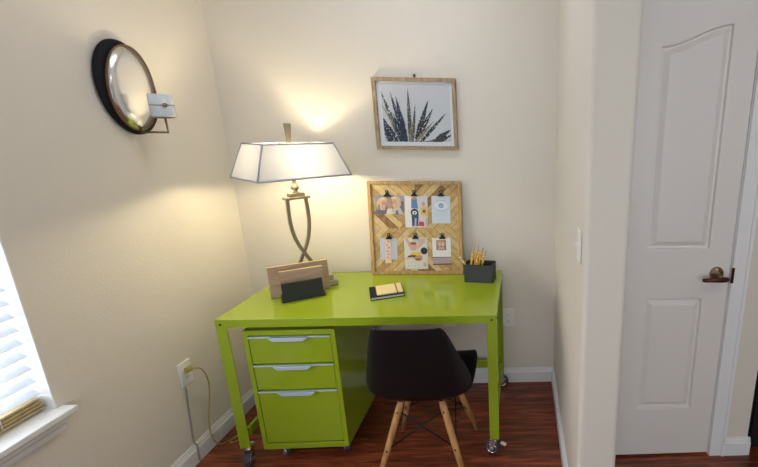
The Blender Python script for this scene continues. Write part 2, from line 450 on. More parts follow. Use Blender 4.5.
# ------------------------------------------------------------------ filing cabinet
KW, KD, KB, KT = .392, .50, .069, .684
cab = thing('filing_cabinet', (.3272, -.6117, 0), 'lime green three drawer filing cabinet rolled under the left end of the desk', 'cabinet', rz=.013)
b = MB(); t = .019
b.box((0, 0, KB), (t, KD, KT), 'green'); b.box((KW-t, 0, KB), (KW, KD, KT), 'green')
b.box((t, 0, KT-.024), (KW-t, KD, KT), 'green'); b.box((t, 0, KB), (KW-t, KD, KB+.028), 'green'); b.box((t, KD-.01, KB+.028), (KW-t, KD, KT-.024), 'green')
b.build('body', cab, bevel=.0012)
zs = [(.656, .519), (.515, .386), (.382, .101)]
for zt, zb in zs:
    a0, a1 = t+.003, KW-t-.003
    b = MB()
    b.box((a0, .002, zb+.002), (a1, .30, zt-.002), 'greenfront')
    dr = b.build('drawer', cab, bevel=.001)
    # aluminium pull: full width lip with a dropped trapezoid grip
    cx_ = (a0+a1)/2
    b = MB(); b.box((a0, -.003, zt-.009), (a1, .004, zt-.003), 'alu')
    b.prism([(cx_-.082, zt-.003), (cx_+.082, zt-.003), (cx_+.080, zt-.006), (cx_+.062, zt-.019), (cx_-.062, zt-.019), (cx_-.080, zt-.006)], 1, -.0175, -.0150, 'alu')
    b.box((cx_-.081, -.0160, zt-.0055), (cx_+.081, -.002, zt-.0030), 'alu')
    tag(b.build('handle', dr, bevel=.0007), 'pale aluminium pull')
for (x, y, a) in ((.06, .05, -.5), (KW-.05, .07, -.9), (.06, KD-.06, .9), (KW-.05, KD-.06, 2)):
    caster(cab, x, y, KB, r=.025, ang=a, brake=False)

# ------------------------------------------------------------------ moulded chair
chair = thing('chair', (1.106, -.60, 0), 'black moulded shell chair with splayed wooden legs pushed up to the desk', 'chair', rz=-.02)
# profile along the middle: (y, z, half width, side lift, forward wrap)
prof = [(.235, .425, .175, .004, 0), (.215, .442, .200, .010, 0), (.15, .440, .218, .022, 0), (.06, .424, .224, .030, 0), (-.03, .404, .224, .042, 0),
        (-.11, .398, .224, .055, .010), (-.165, .415, .226, .060, .050), (-.195, .47, .224, .042, .080), (-.212, .55, .209, .020, .080),
        (-.226, .63, .188, .008, .056), (-.238, .70, .170, .003, .046), (-.247, .755, .154, 0, .036), (-.253, .790, .140, 0, .028), (-.256, .803, .124, -.002, .02)]
b = MB(); NU = 16; rows = []
for (y, z, hw, lift, wrap) in prof:
    R = []
    for j in range(NU+1):
        u = -1 + 2*j/NU; w = abs(u)**2.4
        R.append(b.bm.verts.new((hw*math.sin(u*PI/2*.92)/math.sin(PI/2*.92), y+wrap*w, z+lift*w)))
    rows.append(R)
mi = b.mi('black_plastic')
for r0, r1 in zip(rows, rows[1:]):
    for j in range(NU):
        f = b.bm.faces.new([r0[j], r0[j+1], r1[j+1], r1[j]]); f.smooth = True
shell = b.build('seat_shell', chair)
m_ = shell.modifiers.new('s', 'SOLIDIFY'); m_.thickness = .007; m_.offset = 0
m_ = shell.modifiers.new('u', 'SUBSURF'); m_.levels = 2; m_.render_levels = 2
feet = {(-1, -1): ((-.088, -.108, .385), (-.200, -.190, 0)), (1, -1): ((.088, -.108, .385), (.196, -.185, 0)),
        (-1, 1): ((-.095, .085, .385), (-.192, .172, 0)), (1, 1): ((.100, .085, .385), (.198, .168, 0))}
for k, (a, f) in feet.items():
    a = Vector(a); f = Vector(f)
    b = MB(); b.tube([a, a.lerp(f, .08), a.lerp(f, .5), f], [.0135, .0155, .0145, .0105], 'legwood', 14); lg = b.build('leg', chair)
    for q in (.12, .56):
        b = MB(); p = a.lerp(f, q); b.tube([p+Vector((0, k[1]*-.015, 0)), p+Vector((0, k[1]*.0165, 0))], .0042, 'black_metal', 8)
        b.build('bolt', lg)
b = MB()
P = lambda k, q: Vector(feet[k][0]).lerp(Vector(feet[k][1]), q)
for k1, k2 in (((-1, -1), (1, -1)), ((1, -1), (-1, -1)), ((-1, 1), (1, 1)), ((1, 1), (-1, 1)), ((-1, -1), (-1, 1)), ((-1, 1), (-1, -1)), ((1, -1), (1, 1)), ((1, 1), (1, -1))):
    b.tube([P(k1, .12), P(k2, .56)], .0036, 'black_metal', 8)
b.build('cross_brace', chair)
b = MB()
for k in feet:
    a = Vector(feet[k][0]); b.tube([a+Vector((0, 0, -.035)), a+Vector((0, 0, .01))], .005, 'black_metal', 8)
    b.lathe([(.013, 0), (.016, .012), (.016, .045)], 'black_metal', 12, Matrix.Translation(a))
b.tube([(-.088, -.108, .396), (.1, .085, .396)], .006, 'black_metal', 8); b.tube([(.088, -.108, .396), (-.095, .085, .396)], .006, 'black_metal', 8)
b.build('mounting_bracket', chair)

# ------------------------------------------------------------------ table lamp
T = DZT + .0005
lamp = thing('table_lamp', (.459, -.268, T), 'table lamp with crossed nickel arms and glowing rectangular shade', 'lamp', rz=.88)
Z = lambda z: z - T
b = MB()
b.box((-.108, -.048, 0.004), (.130, .048, .030), 'lampbase'); b.box((-.104, -.044, 0), (.125, .044, .004), 'bronze_and_shade')  # thin dark bottom strip stands in for the shadow under the base
b.box((-.094, -.038, .030), (.112, .038, .058), 'lampbase'); b.box((-.080, -.030, .058), (.092, .030, .088), 'lampbase')
base = b.build('base', lamp, bevel=.003); base.rotation_euler.z = -.32
b = MB(); b.box((-.074, -.036, .088), (.078, .036, .103), 'bronze_and_shade'); tag(b.build('cap', base, bevel=.002), 'dark bronze plate')
for s_ in (-1, 1):
    pts = []
    for (u, z) in [(.045, 1.208), (.047, 1.15), (.047, 1.10), (.043, 1.06), (.034, 1.015), (.020, .975), (.002, .937), (-.018, .900), (-.040, .858)]:
        pts.append((s_*u, s_*.0065, Z(z)))
    # rectangular bar swept along the arc
    b = MB(); rings = []
    for i, p in enumerate(pts):
        q0 = Vector(pts[max(i-1, 0)]); q1 = Vector(pts[min(i+1, len(pts)-1)]); t_ = (q1-q0).normalized()
        n_ = Vector((t_.z, 0, -t_.x)).normalized(); y_ = Vector((0, 1, 0)); p = Vector(p)
        rings.append([b.bm.verts.new(p+n_*a*.0075+y_*c_*.006) for a, c_ in ((-1, -1), (1, -1), (1, 1), (-1, 1))])
    b.mi('nickel')
    for r0, r1 in zip(rings, rings[1:]):
        for j in range(4): b.bm.faces.new([r0[j], r0[(j+1) % 4], r1[(j+1) % 4], r1[j]])
    b.bm.faces.new(rings[0]); b.bm.faces.new(rings[-1])
    b.build('arm', lamp, bevel=.0015)
b = MB(); b.box((-.056, -.022, Z(1.208)), (.056, .022, Z(1.220)), 'nickel'); b.box((-.034, -.018, Z(1.220)), (.034, .018, Z(1.238)), 'nickel')
b.build('top_plate', lamp, bevel=.002)
b = MB(); b.lathe([(.018, Z(1.238)), (.010, Z(1.243)), (.009, Z(1.248)), (.018, Z(1.258)), (.019, Z(1.266)), (.012, Z(1.280)), (.008, Z(1.288)), (.008, Z(1.30)), (.016, Z(1.305)), (.016, Z(1.35))], 'nickel', 20)
b.build('neck', lamp)
b = MB(); b.lathe([(.012, Z(1.35)), (.018, Z(1.36)), (.027, Z(1.385)), (.028, Z(1.40)), (.020, Z(1.42)), (.0, Z(1.428))], 'bulb', 16)
bulb = b.build('bulb', lamp)
b = MB()
for s_ in (-1, 1):
    b.tube([(s_*.014, 0, Z(1.31)), (s_*.045, 0, Z(1.33)), (s_*.055, 0, Z(1.39)), (s_*.03, 0, Z(1.45)), (0, 0, Z(1.462))], .002, 'nickel', 6)
b.build('harp', lamp)
A_, B_, A2, B2, ZB, ZT = .206, .150, .153, .113, Z(1.320), Z(1.472)
b = MB()
lo4 = [(-A_, -B_), (A_, -B_), (A_, B_), (-A_, B_)]; hi4 = [(-A2, -B2), (A2, -B2), (A2, B2), (-A2, B2)]
for i in range(4):
    j = (i+1) % 4; f = b.poly([(*lo4[i], ZB), (*lo4[j], ZB), (*hi4[j], ZT), (*hi4[i], ZT)], 'shade')
shade = b.build('lamp_shade', lamp)
b = MB()
for i in range(4):
    j = (i+1) % 4
    b.tube([(*lo4[i], ZB), (*lo4[j], ZB)], .0045, 'shadetrim', 6); b.tube([(*hi4[i], ZT), (*hi4[j], ZT)], .0035, 'shadetrim', 6)
    b.tube([(*lo4[i], ZB), (*hi4[i], ZT)], .0035, 'shadetrim', 6)
tag(b.build('trim', shade), 'blue grey piping')
b = MB(); b.tube([(-A2, 0, ZT-.003), (A2, 0, ZT-.003)], .002, 'nickel', 6); b.tube([(0, -B2, ZT-.003), (0, B2, ZT-.003)], .002, 'nickel', 6); b.build('spider', shade)
b = MB(); mt = Matrix.Translation((0, 0, Z(1.472))); b.box((-.010, -.004, 0), (.010, .004, .012), 'nickel', mt)
v0 = [(-.006, -.006), (.011, -.006), (.011, .006), (-.006, .006)]; v1 = [(-.010, -.008), (.018, -.008), (.018, .008), (-.010, .008)]
A = [b.bm.verts.new((x, y, Z(1.482))) for x, y in v0]; B = [b.bm.verts.new((x, y, Z(1.562))) for x, y in v1]
b.bm.faces.new(A); b.bm.faces.new(B)
for k in range(4): b.bm.faces.new([A[k], A[(k+1) % 4], B[(k+1) % 4], B[k]])
b.build('finial', lamp, bevel=.001)
ld = bpy.data.lights.new('lamp_bulb_light', 'POINT'); ld.energy = 17.5; ld.color = (1, .85, .52); ld.shadow_soft_size = .035
lo_ = bpy.data.objects.new('lamp_bulb_light', ld); COL.objects.link(lo_); lo_.location = (.459, -.268, 1.365)
bulb.visible_shadow = True

# ------------------------------------------------------------------ letter sorter
rk = thing('letter_sorter', (.352, -.411, T), 'wooden letter sorter with a black front panel in front of the lamp', 'letter sorter', rz=math.radians(31.0))
# local x runs along the panels, local -y towards the room
b = MB(); b.box((.0, -.004, .002), (.255, .008, .153), 'rackwood'); b.box((0, -.0045, .151), (.255, .0085, .155), 'rackedge'); b.build('back_panel', rk, bevel=.001)
b = MB(); b.box((.045, -.050, .002), (.225, -.040, .138), 'rackwood'); b.box((.045, -.0505, .136), (.225, -.0395, .140), 'rackedge'); b.build('middle_panel', rk, bevel=.001)
b = MB(); b.box((.045, -.092, .0), (.215, -.082, .092), 'slate'); tag(b.build('front_panel', rk, bevel=.001), 'black front panel')
b = MB(); b.box((.040, -.096, 0), (.222, .004, .012), 'slate'); b.build('base', rk, bevel=.001)

# ------------------------------------------------------------------ notebook and pad
A0 = Vector((.833, -.455)); ang = math.radians(22.0)
nb = thing('notebook', (*A0, T), 'black notebook with silver page edges lying on the desk', 'notebook', rz=ang)
b = MB(); b.box((0, 0, 0), (.155, .150, .003), 'black'); b.box((0, 0, .013), (.155, .150, .016), 'black'); b.box((0, .145, .003), (.155, .150, .013), 'black'); b.build('cover', nb, bevel=.001)
b = MB(); b.box((.003, .002, .003), (.152, .145, .013), 'pages'); tag(b.build('pages', nb), 'silver grey page block')
npd = thing('notepad', (A0.x, A0.y, T+.0165), 'small cream notepad with a brown band on top of the black notebook', 'notepad', rz=ang)
b = MB(); b.box((.030, .012, 0), (.150, .138, .006), 'paper_cream'); b.build('pages', npd, bevel=.0008)
b = MB(); b.box((.120, .010, .0), (.126, .140, .0072), 'brown'); tag(b.build('band', npd), 'brown band')

# ------------------------------------------------------------------ pencil box and pencils
pb = thing('desk_organizer', (1.241, -.215, T), 'charcoal woven box with divided compartments at the right end of the desk', 'box', rz=math.radians(-11))
pb.rotation_euler.z = math.radians(-9)
BW, BD, BH, bt = .152, .088, .098, .004
b = MB()
b.box((0, 0, 0), (BW, BD, .004), 'charcoal'); b.box((0, 0, .004), (BW, bt, BH), 'charcoal'); b.box((0, BD-bt, .004), (BW, BD, BH), 'charcoal')
b.box((0, bt, .004), (bt, BD-bt, BH), 'charcoal'); b.box((BW-bt, bt, .004), (BW, BD-bt, BH), 'charcoal')
b.build('body', pb)
b = MB(); b.box((.078, bt, .004), (.081, BD-bt, BH-.006), 'black'); b.box((.081, .044, .004), (BW-bt, .047, BH-.008), 'black'); b.build('divider', pb)
def to_w(x, y, z):
    c_, s_ = math.cos(pb.rotation_euler.z), math.sin(pb.rotation_euler.z)
    return Vector((1.241 + x*c_ - y*s_, -.215 + x*s_ + y*c_, T + z))
def pencil(p0, p1, body, label, grp):
    p0 = Vector(p0); p1 = Vector(p1); d = p1-p0; Ln = d.length
    o = thing('pencil', p0, label, 'pencil')
    o.rotation_mode = 'QUATERNION'; o.rotation_quaternion = d.to_track_quat('Z', 'Y'); o['group'] = grp
    b = MB(); b.lathe([(.0008, 0), (.0064, .016), (.0064, Ln-.018)], body, 6)
    for q in range(6): b.lathe([(.0066, Ln-.034-.014*q), (.0066, Ln-.032-.014*q)], 'brown' if q % 2 else 'lead', 6)
    b.build('barrel', o)
    b = MB(); b.lathe([(.0062, Ln-.018), (.0062, Ln-.008)], 'alu', 12); b.build('ferrule', o)
    b = MB(); b.lathe([(.0056, Ln-.008), (.0056, Ln-.001), (.003, Ln)], 'pink', 12); b.build('eraser', o)
G = 'yellow pencils in the charcoal box'
lp = [((.016, .034, .006), (.046, .032, .178), 'leftmost upright yellow pencil in the charcoal box'),
      ((.026, .062, .006), (.064, .062, .186), 'tallest yellow pencil at the back of the bunch'),
      ((.036, .036, .006), (.080, .030, .172), 'yellow pencil leaning right in front of the bunch'),
      ((.042, .062, .006), (.092, .062, .178), 'yellow pencil leaning right at the back of the bunch'),
      ((.062, .050, .006), (.110, .046, .165), 'yellow pencil leaning farthest right in the charcoal box')]
for a, c_, lab in lp: pencil(to_w(*a), to_w(*c_), 'yellow', lab, G)
pencil(to_w(.060, .013, .006), to_w(-.026, .013, .142), 'gold', 'dull gold pencil leaning left over the rim of the charcoal box', G)

# ------------------------------------------------------------------ clip board display
BX, BYY = .9655, -.080; lean = .107
bd = thing('memo_board', (BX, BYY, T), 'wooden chevron memo board with six black clips leaning on the wall', 'memo board', rx=-lean)
bw, bh, fw = .2505, .517, .017
b = MB()
b.box((-bw, -.012, 0), (bw, .014, fw), 'boardframe'); b.box((-bw, -.012, bh-fw), (bw, .014, bh), 'boardframe')
b.box((-bw, -.012, fw), (-bw+fw, .014, bh-fw), 'boardframe'); b.box((bw-fw, -.012, fw), (bw, .014, bh-fw), 'boardframe')
b.build('frame', bd, bevel=.0015)
pw = []
for nm, c1, c2 in (('plank_honey', (.42, .26, .09), (.56, .37, .15)), ('plank_pale', (.54, .38, .17), (.66, .50, .25)), ('plank_tan', (.38, .23, .09), (.50, .33, .14)),
                   ('plank_brown', (.20, .10, .04), (.32, .18, .075)), ('plank_gold', (.50, .32, .11), (.60, .42, .18))):
    pw.append(wood(nm, c1, c2, (14, 14, 14), .6))
def clip_half(pts, a, bb, c_):
    out = []
    for i in range(len(pts)):
        p, q = pts[i], pts[(i+1) % len(pts)]
        fp = a*p[0]+bb*p[1]-c_; fq = a*q[0]+bb*q[1]-c_
        if fp >= 0: out.append(p)
        if (fp >= 0) != (fq >= 0):
            t_ = fp/(fp-fq); out.append((p[0]+(q[0]-p[0])*t_, p[1]+(q[1]-p[1])*t_))
    return out
b = MB(); ix = bw-fw; z0_, z1_ = fw, bh-fw; zm = (z0_+z1_)/2
b.box((-ix, .002, z0_), (ix, .010, z1_), 'brown')
rnd = random.Random(4)
for qx in (-1, 1):
    for qz in (-1, 1):
        rect = [(-ix if qx < 0 else 0, z0_ if qz < 0 else zm), (0 if qx < 0 else ix, z0_ if qz < 0 else zm),
                (0 if qx < 0 else ix, zm if qz < 0 else z1_), (-ix if qx < 0 else 0, zm if qz < 0 else z1_)]
        # planks point at the middle of the board: direction (qx, qz)
        na, nb_ = -qz/math.sqrt(2), qx/math.sqrt(2)
        c0 = nb_*zm
        for k in range(-10, 11):
            lo_c, hi_c = c0 + k*.034 + .0011, c0 + (k+1)*.034 - .0011
            pl = clip_half(rect, na, nb_, lo_c)
            if len(pl) >= 3: pl = clip_half(pl, -na, -nb_, -hi_c)
            if len(pl) < 3: continue
            # planks are broken into two lengths
            cut = (qx*.12 + qz*(zm)) if False else None
            mch = pw[rnd.choice([0, 0, 1, 1, 1, 2, 4, 4, 4, 3])]
            d0 = qx/math.sqrt(2)*0 + qz/math.sqrt(2)*zm; br_ = rnd.uniform(.06, .30)
            p1 = clip_half(pl, qx/math.sqrt(2), qz/math.sqrt(2), d0+br_+.0005)
            p2 = clip_half(pl, -qx/math.sqrt(2), -qz/math.sqrt(2), -(d0+br_-.0005))
            for q_, mm in ((p1, pw[rnd.choice([0, 1, 1, 2, 4, 3])] if rnd.random() < .5 else mch), (p2, mch)):
                if len(q_) >= 3:
                    yy = -.0008*rnd.random()
                    b.prism(q_, 1, yy, .003, mm)
b.build('panel', bd)
def bulldog(u, v):
    b = MB()
    b.prism([(u-.017, v-.017), (u+.017, v-.017), (u+.015, v-.009), (u-.015, v-.009)], 1, -.011, -.002, 'black_metal')
    b.prism([(u-.012, v-.009), (u+.012, v-.009), (u+.005, v+.004), (u-.005, v+.004)], 1, -.007, -.002, 'black_metal')
    b.lathe([(.0055, -.0015), (.0085, -.0015), (.0085, .005), (.0055, .005)], 'black_metal', 16, Matrix.Translation((u, -.006, v+.009)) @ Matrix.Rotation(PI/2, 4, 'X'), closed=True)
    b.tube([(u, -.001, v+.007), (u, -.009, v+.007)], .003, 'chrome', 8)
    b.build('clip', bd)
cl = [(-.148, .452), (-.004, .452), (.142, .452), (-.150, .217), (-.006, .217), (.141, .217)]
for u, v in cl: bulldog(u, v)

cc = {}
def cmat(c_, r=.35):
    k = tuple(round(x, 3) for x in c_)
    if k not in cc: cc[k] = mat('print_ink', k, r)
    return cc[k]
def photo(name, u0, v0, u1, v1, tilt, basecol, shapes, label, cat, dy=0.0):
    """paper print clipped to the board; shapes are flat inks (u, v in 0..1)"""
    cu, cv = (u0+u1)/2, (v0+v1)/2; w, h = u1-u0, v1-v0
    o = MB(); o.box((-w/2, 0, -h/2), (w/2, .0006, h/2), basecol)
    lay = 0
    for sh in shapes:
        kind, col = sh[0], cmat(sh[1]); lay += 1; y = -.00012*lay
        if kind == 'r':
            a, c_, d, e = sh[2:]; pts = [(a, c_), (d, c_), (d, e), (a, e)]
        elif kind == 'e':
            a, c_, d, e = sh[2:6]; pts = [(a+d*math.cos(2*PI*k/20), c_+e*math.sin(2*PI*k/20)) for k in range(20)]
        else: pts = sh[2]
        pts = [(min(max(p[0], .0), 1.), min(max(p[1], .0), 1.)) for p in pts]
        o.poly([((p[0]-.5)*w, y, (p[1]-.5)*h) for p in pts], col)
    bm = o.bm
    me = bpy.data.meshes.new(name); bmesh.ops.dissolve_degenerate(bm, edges=bm.edges, dist=1e-6)
    bm.to_mesh(me); bm.free()
    for m in o.mats: me.materials.append(m)
    ob = bpy.data.objects.new(name, me); COL.objects.link(ob)
    lm = Matrix.Translation((BX, BYY, T)) @ Matrix.Rotation(-lean, 4, 'X') @ Matrix.Translation((cu, -.0026-dy, cv)) @ Matrix.Rotation(tilt, 4, 'Y')
    ob.matrix_world = lm
    tag(ob, label, cat, 'prints clipped to the memo board'); return ob
skin = (.50, .27, .20); hair = (.34, .22, .13); blonde = (.55, .41, .27)
# three people with their heads together, landscape
photo('photo_print', -.214, .338, -.063, .440, .02, cmat((.13, .15, .24)), [
    ('r', (.22, .24, .34), 0, .6, .30, 1), ('r', (.30, .32, .42), .82, .70, 1, 1), ('e', blonde, .20, .46, .17, .40), ('e', blonde, .33, .70, .12, .20), ('e', blonde, .74, .62, .17, .36), ('e', hair, .50, .55, .11, .34),
    ('e', (.30, .19, .12), .12, .30, .05, .22), ('e', (.62, .50, .36), .26, .80, .07, .10), ('e', (.64, .52, .40), .66, .86, .10, .08),
    ('e', skin, .30, .50, .08, .25), ('e', (.46, .25, .19), .49, .52, .065, .20), ('e', (.56, .32, .25), .69, .60, .075, .23),
    ('p', (.12, .12, .20), [(0, 0), (.10, .22), (.36, .20), (.40, 0)]), ('p', (.60, .55, .50), [(.38, 0), (.42, .28), (.60, .32), (.62, 0)]), ('p', (.50, .44, .44), [(.62, 0), (.62, .30), (.88, .36), (.99, .05), (.99, 0)]),
    ('p', (.16, .14, .18), [(.70, 0), (.74, .22), (.80, .22), (.82, 0)]), ('r', (.10, .06, .06), .25, .56, .285, .59), ('r', (.10, .06, .06), .32, .56, .35, .59), ('r', (.10, .06, .06), .45, .58, .475, .61), ('r', (.10, .06, .06), .505, .58, .53, .61),
    ('r', (.10, .06, .06), .645, .66, .67, .69), ('r', (.10, .06, .06), .71, .66, .735, .69), ('e', (.66, .60, .58), .30, .40, .035, .025), ('e', (.42, .12, .12), .49, .43, .03, .02), ('e', (.66, .60, .58), .69, .49, .035, .025)],
    'landscape photo of three smiling people, clipped at the upper left of the board', 'photo')
photo('photo_print', -.057, .263, .066, .437, .01, cmat((.58, .55, .62)), [
    ('r', (.72, .70, .74), 0, 0, .28, 1), ('p', (.10, .22, .42), [(.28, .62), (.30, .92), (.52, .95), (.58, .60)]), ('e', skin, .42, .92, .09, .05), ('e', (.02, .03, .05), .42, .47, .17, .13),
    ('e', (.75, .78, .80), .42, .47, .10, .06), ('e', (.03, .12, .14), .42, .47, .05, .03), ('p', (.05, .07, .13), [(.30, .05), (.28, .42), (.60, .42), (.56, .05)]),
    ('p', (.35, .40, .50), [(.40, .05), (.42, .30), (.50, .30), (.48, .05)]), ('e', (.50, .30, .25), .82, .75, .07, .07), ('p', (.72, .48, .05), [(.70, .40), (.73, .66), (.92, .66), (.97, .36)]),
    ('e', (.25, .06, .05), .84, .52, .07, .05), ('p', (.50, .06, .05), [(.56, .06), (.62, .20), (.82, .18), (.84, .04)]), ('r', (.45, .40, .44), .90, 0, 1, .30)],
    'portrait picture of a figure in blue and a child in yellow, upper middle of board', 'picture')
photo('card', .088, .286, .190, .437, .01, cmat((.56, .62, .72)), [
    ('e', (.30, .42, .55), .50, .645, .44, .20), ('e', (.62, .68, .76), .50, .65, .42, .175), ('r', (.56, .62, .72), 0, .55, .06, .74), ('r', (.56, .62, .72), .94, .55, 1, .74),
    ('e', (.09, .25, .42), .50, .65, .13, .085), ('e', (.45, .60, .72), .50, .655, .08, .045), ('p', (.09, .25, .42), [(.44, .66), (.50, .70), (.56, .66), (.50, .64)]), ('r', (.40, .46, .56), .28, .83, .72, .845),
    ('r', (.40, .46, .56), .15, .40, .85, .41), ('r', (.40, .46, .56), .15, .34, .85, .35), ('r', (.40, .46, .56), .15, .28, .80, .29), ('r', (.40, .46, .56), .30, .15, .70, .16)],
    'pale blue card with a round blue emblem, upper right of board', 'card')
photo('card', -.202, .084, -.108, .205, .01, cmat((.50, .52, .62)), [], 'plain lilac grey card behind the pink strip, lower left of board', 'card')
photo('paper_strip', -.176, .064, -.141, .205, .03, cmat((.70, .52, .45)), [
    ('e', (.60, .20, .22), .50, .86, .16, .03), ('e', (.60, .20, .22), .34, .72, .12, .03), ('e', (.45, .16, .20), .64, .62, .14, .03), ('e', (.62, .24, .24), .40, .48, .18, .03),
    ('e', (.50, .18, .22), .62, .36, .12, .03), ('e', (.58, .30, .26), .42, .24, .14, .03), ('r', (.72, .60, .40), 0, 0, 1, .10)],
    'narrow pink patterned strip hanging in front of the lilac card', 'paper strip', dy=.0012)
photo('photo_print', -.070, .028, .057, .207, .0, cmat((.66, .62, .60)), [
    ('p', (.60, .38, .32), [(.02, .98), (.14, .98), (.42, .66), (.30, .58)]), ('p', (.60, .42, .36), [(.62, .95), (.92, .98), (.92, .86), (.55, .62)]), ('e', (.64, .36, .30), .42, .72, .14, .13),
    ('e', (.30, .14, .08), .40, .82, .14, .05), ('e', (.78, .50, .04), .50, .46, .24, .09), ('e', (.02, .02, .05), .85, .58, .15, .11), ('e', (.02, .02, .05), .36, .40, .24, .05),
    ('e', skin, .60, .36, .18, .09), ('e', (.32, .14, .05), .58, .31, .14, .04), ('p', (.66, .44, .34), [(.02, .32), (.04, .38), (.40, .40), (.38, .34)]),
    ('e', (.60, .40, .34), .86, .15, .07, .07), ('e', (.72, .72, .70), .30, .10, .24, .06), ('e', (.40, .46, .44), .30, .10, .20, .035), ('e', (.72, .72, .70), .30, .10, .15, .02)],
    'portrait photo of people lying head to head around yellow, lower middle of board', 'photo')
photo('photo_print', .083, .051, .184, .150, -.02, cmat((.20, .14, .16)), [
    ('r', (.42, .32, .34), 0, .08, 1, .42), ('r', (.03, .02, .03), 0, .44, 1, .66), ('r', (.20, .08, .10), 0, 0, 1, .08)],
    'dark mauve photo peeking out beneath the instant photo, lower right of board', 'photo')
photo('instant_photo', .084, .097, .186, .205, .0, cmat((.74, .73, .73)), [
    ('r', (.28, .14, .07), .22, .36, .74, .88), ('r', (.50, .30, .18), .26, .58, .70, .84), ('e', (.60, .42, .32), .40, .66, .07, .12), ('e', (.62, .46, .36), .58, .66, .07, .12), ('r', (.55, .38, .28), .30, .40, .66, .52)],
    'white bordered instant photo with a brown image, lower right of board', 'photo', dy=.0012)

# ------------------------------------------------------------------ framed botanical print
pf = thing('framed_picture', (.9955, -.0015, 1.4330), 'framed print of dark spiky leaves hung on the back wall', 'picture')
hw_, hh = .2125, .362; f_ = .019
b = MB()
b.box((-hw_, -.026, 0), (hw_, 0, f_), 'framewood'); b.box((-hw_, -.026, hh-f_), (hw_, 0, hh), 'framewood')
b.box((-hw_, -.026, f_), (-hw_+f_, 0, hh-f_), 'framewood'); b.box((hw_-f_, -.026, f_), (hw_, 0, hh-f_), 'framewood'); b.build('frame', pf, bevel=.0015)
b = MB(); b.box((-hw_+f_, -.012, f_), (hw_-f_, -.004, hh-f_), 'mat_white'); b.build('mat_board', pf)
m0, m1, n0, n1 = -.172, .178, .040, .330
b = MB(); art = cmat((.64, .67, .72)); b.box((m0, -.0135, n0), (m1, -.0125, n1), art)
rnd = random.Random(3)
def leaf(base, tip, wid, cols, k0):
    base = Vector(base); tip = Vector(tip); d = tip-base; L_ = d.length; d.normalize(); n_ = Vector((-d.y, d.x))
    # jagged blade of short strokes
    N = int(L_/.0042)
    for q in range(N):
        t_ = q/N; wq = wid*(1 - .92*max(0, (t_-.45)/.55)**1.3)*(.75+.25*min(1, t_*4))
        for s_ in (-1, 1):
            if rnd.random() < .12: continue
            c0_ = base + d*(t_*L_) + n_*s_*rnd.uniform(-.1, .25)*wq
            c1_ = base + d*(t_*L_ + wid*.55) + n_*s_*wq*rnd.uniform(.65, 1.05)
            c2_ = c0_ + d*rnd.uniform(.009, .015)
            P_ = [(min(max(c.x, m0), m1), min(max(c.y, n0), n1)) for c in (c0_, c1_, c2_)]
            ar = abs((P_[1][0]-P_[0][0])*(P_[2][1]-P_[0][1])-(P_[2][0]-P_[0][0])*(P_[1][1]-P_[0][1]))
            if ar < 1e-7: continue
            b.poly([(p[0], -.0136-.00004*k0-.00001*(q % 3), p[1]) for p in P_], cmat(rnd.choice(cols)))
navy = [(.018, .030, .065), (.030, .048, .095), (.014, .022, .04)]; dk = [(.016, .02, .02), (.035, .04, .035), (.010, .012, .014)]
gr = [(.07, .08, .075), (.13, .13, .11), (.03, .035, .04)]; ol = [(.28, .25, .15), (.20, .18, .11), (.36, .33, .22)]
fx = lambda px_, py_: (m0 + (px_-50)/490*(m1-m0), n0 + (440-py_)/405*(n1-n0))
LV = [((170, 440), (52, 92), 26, gr), ((185, 430), (34, 150), 12, ol), ((205, 445), (118, 100), 30, navy), ((212, 445), (155, 130), 30, navy), ((150, 470), (40, 265), 42, navy), ((110, 470), (52, 330), 40, navy),
      ((240, 450), (243, 75), 24, gr), ((255, 445), (288, 178), 17, gr), ((232, 450), (262, 300), 22, ol), ((278, 430), (382, 152), 30, dk), ((285, 425), (410, 212), 30, dk),
      ((268, 450), (408, 300), 20, ol), ((300, 455), (505, 238), 22, dk), ((395, 450), (538, 352), 30, dk), ((430, 450), (540, 390), 22, dk), ((330, 450), (470, 415), 16, gr), ((180, 450), (130, 250), 30, navy), ((200, 470), (190, 260), 34, navy)]
for k, (p, q, w_, c_) in enumerate(LV): leaf(fx(*p), fx(*q), w_*.00072*.80, c_, k)
bmx = b.bm; me = bpy.data.meshes.new('art_print'); bmx.to_mesh(me); bmx.free()
for m in b.mats: me.materials.append(m)
ao = bpy.data.objects.new('art_print', me); COL.objects.link(ao); ao.parent = pf
b = MB(); b.box((-hw_+f_, -.0195, f_), (hw_-f_, -.018, hh-f_), 'picglass'); b.build('glass', pf)
b = MB()
b.tube([(.997, -.002, 1.808), (.997, -.012, 1.806), (.997, -.014, 1.812)], .003, 'bolt', 8)
b.box((.990, -.002, 1.797), (1.004, 0, 1.815), 'brass_old')
tag(b.build('picture_hook'), 'small dark hook on the wall just above the framed print', 'hook')

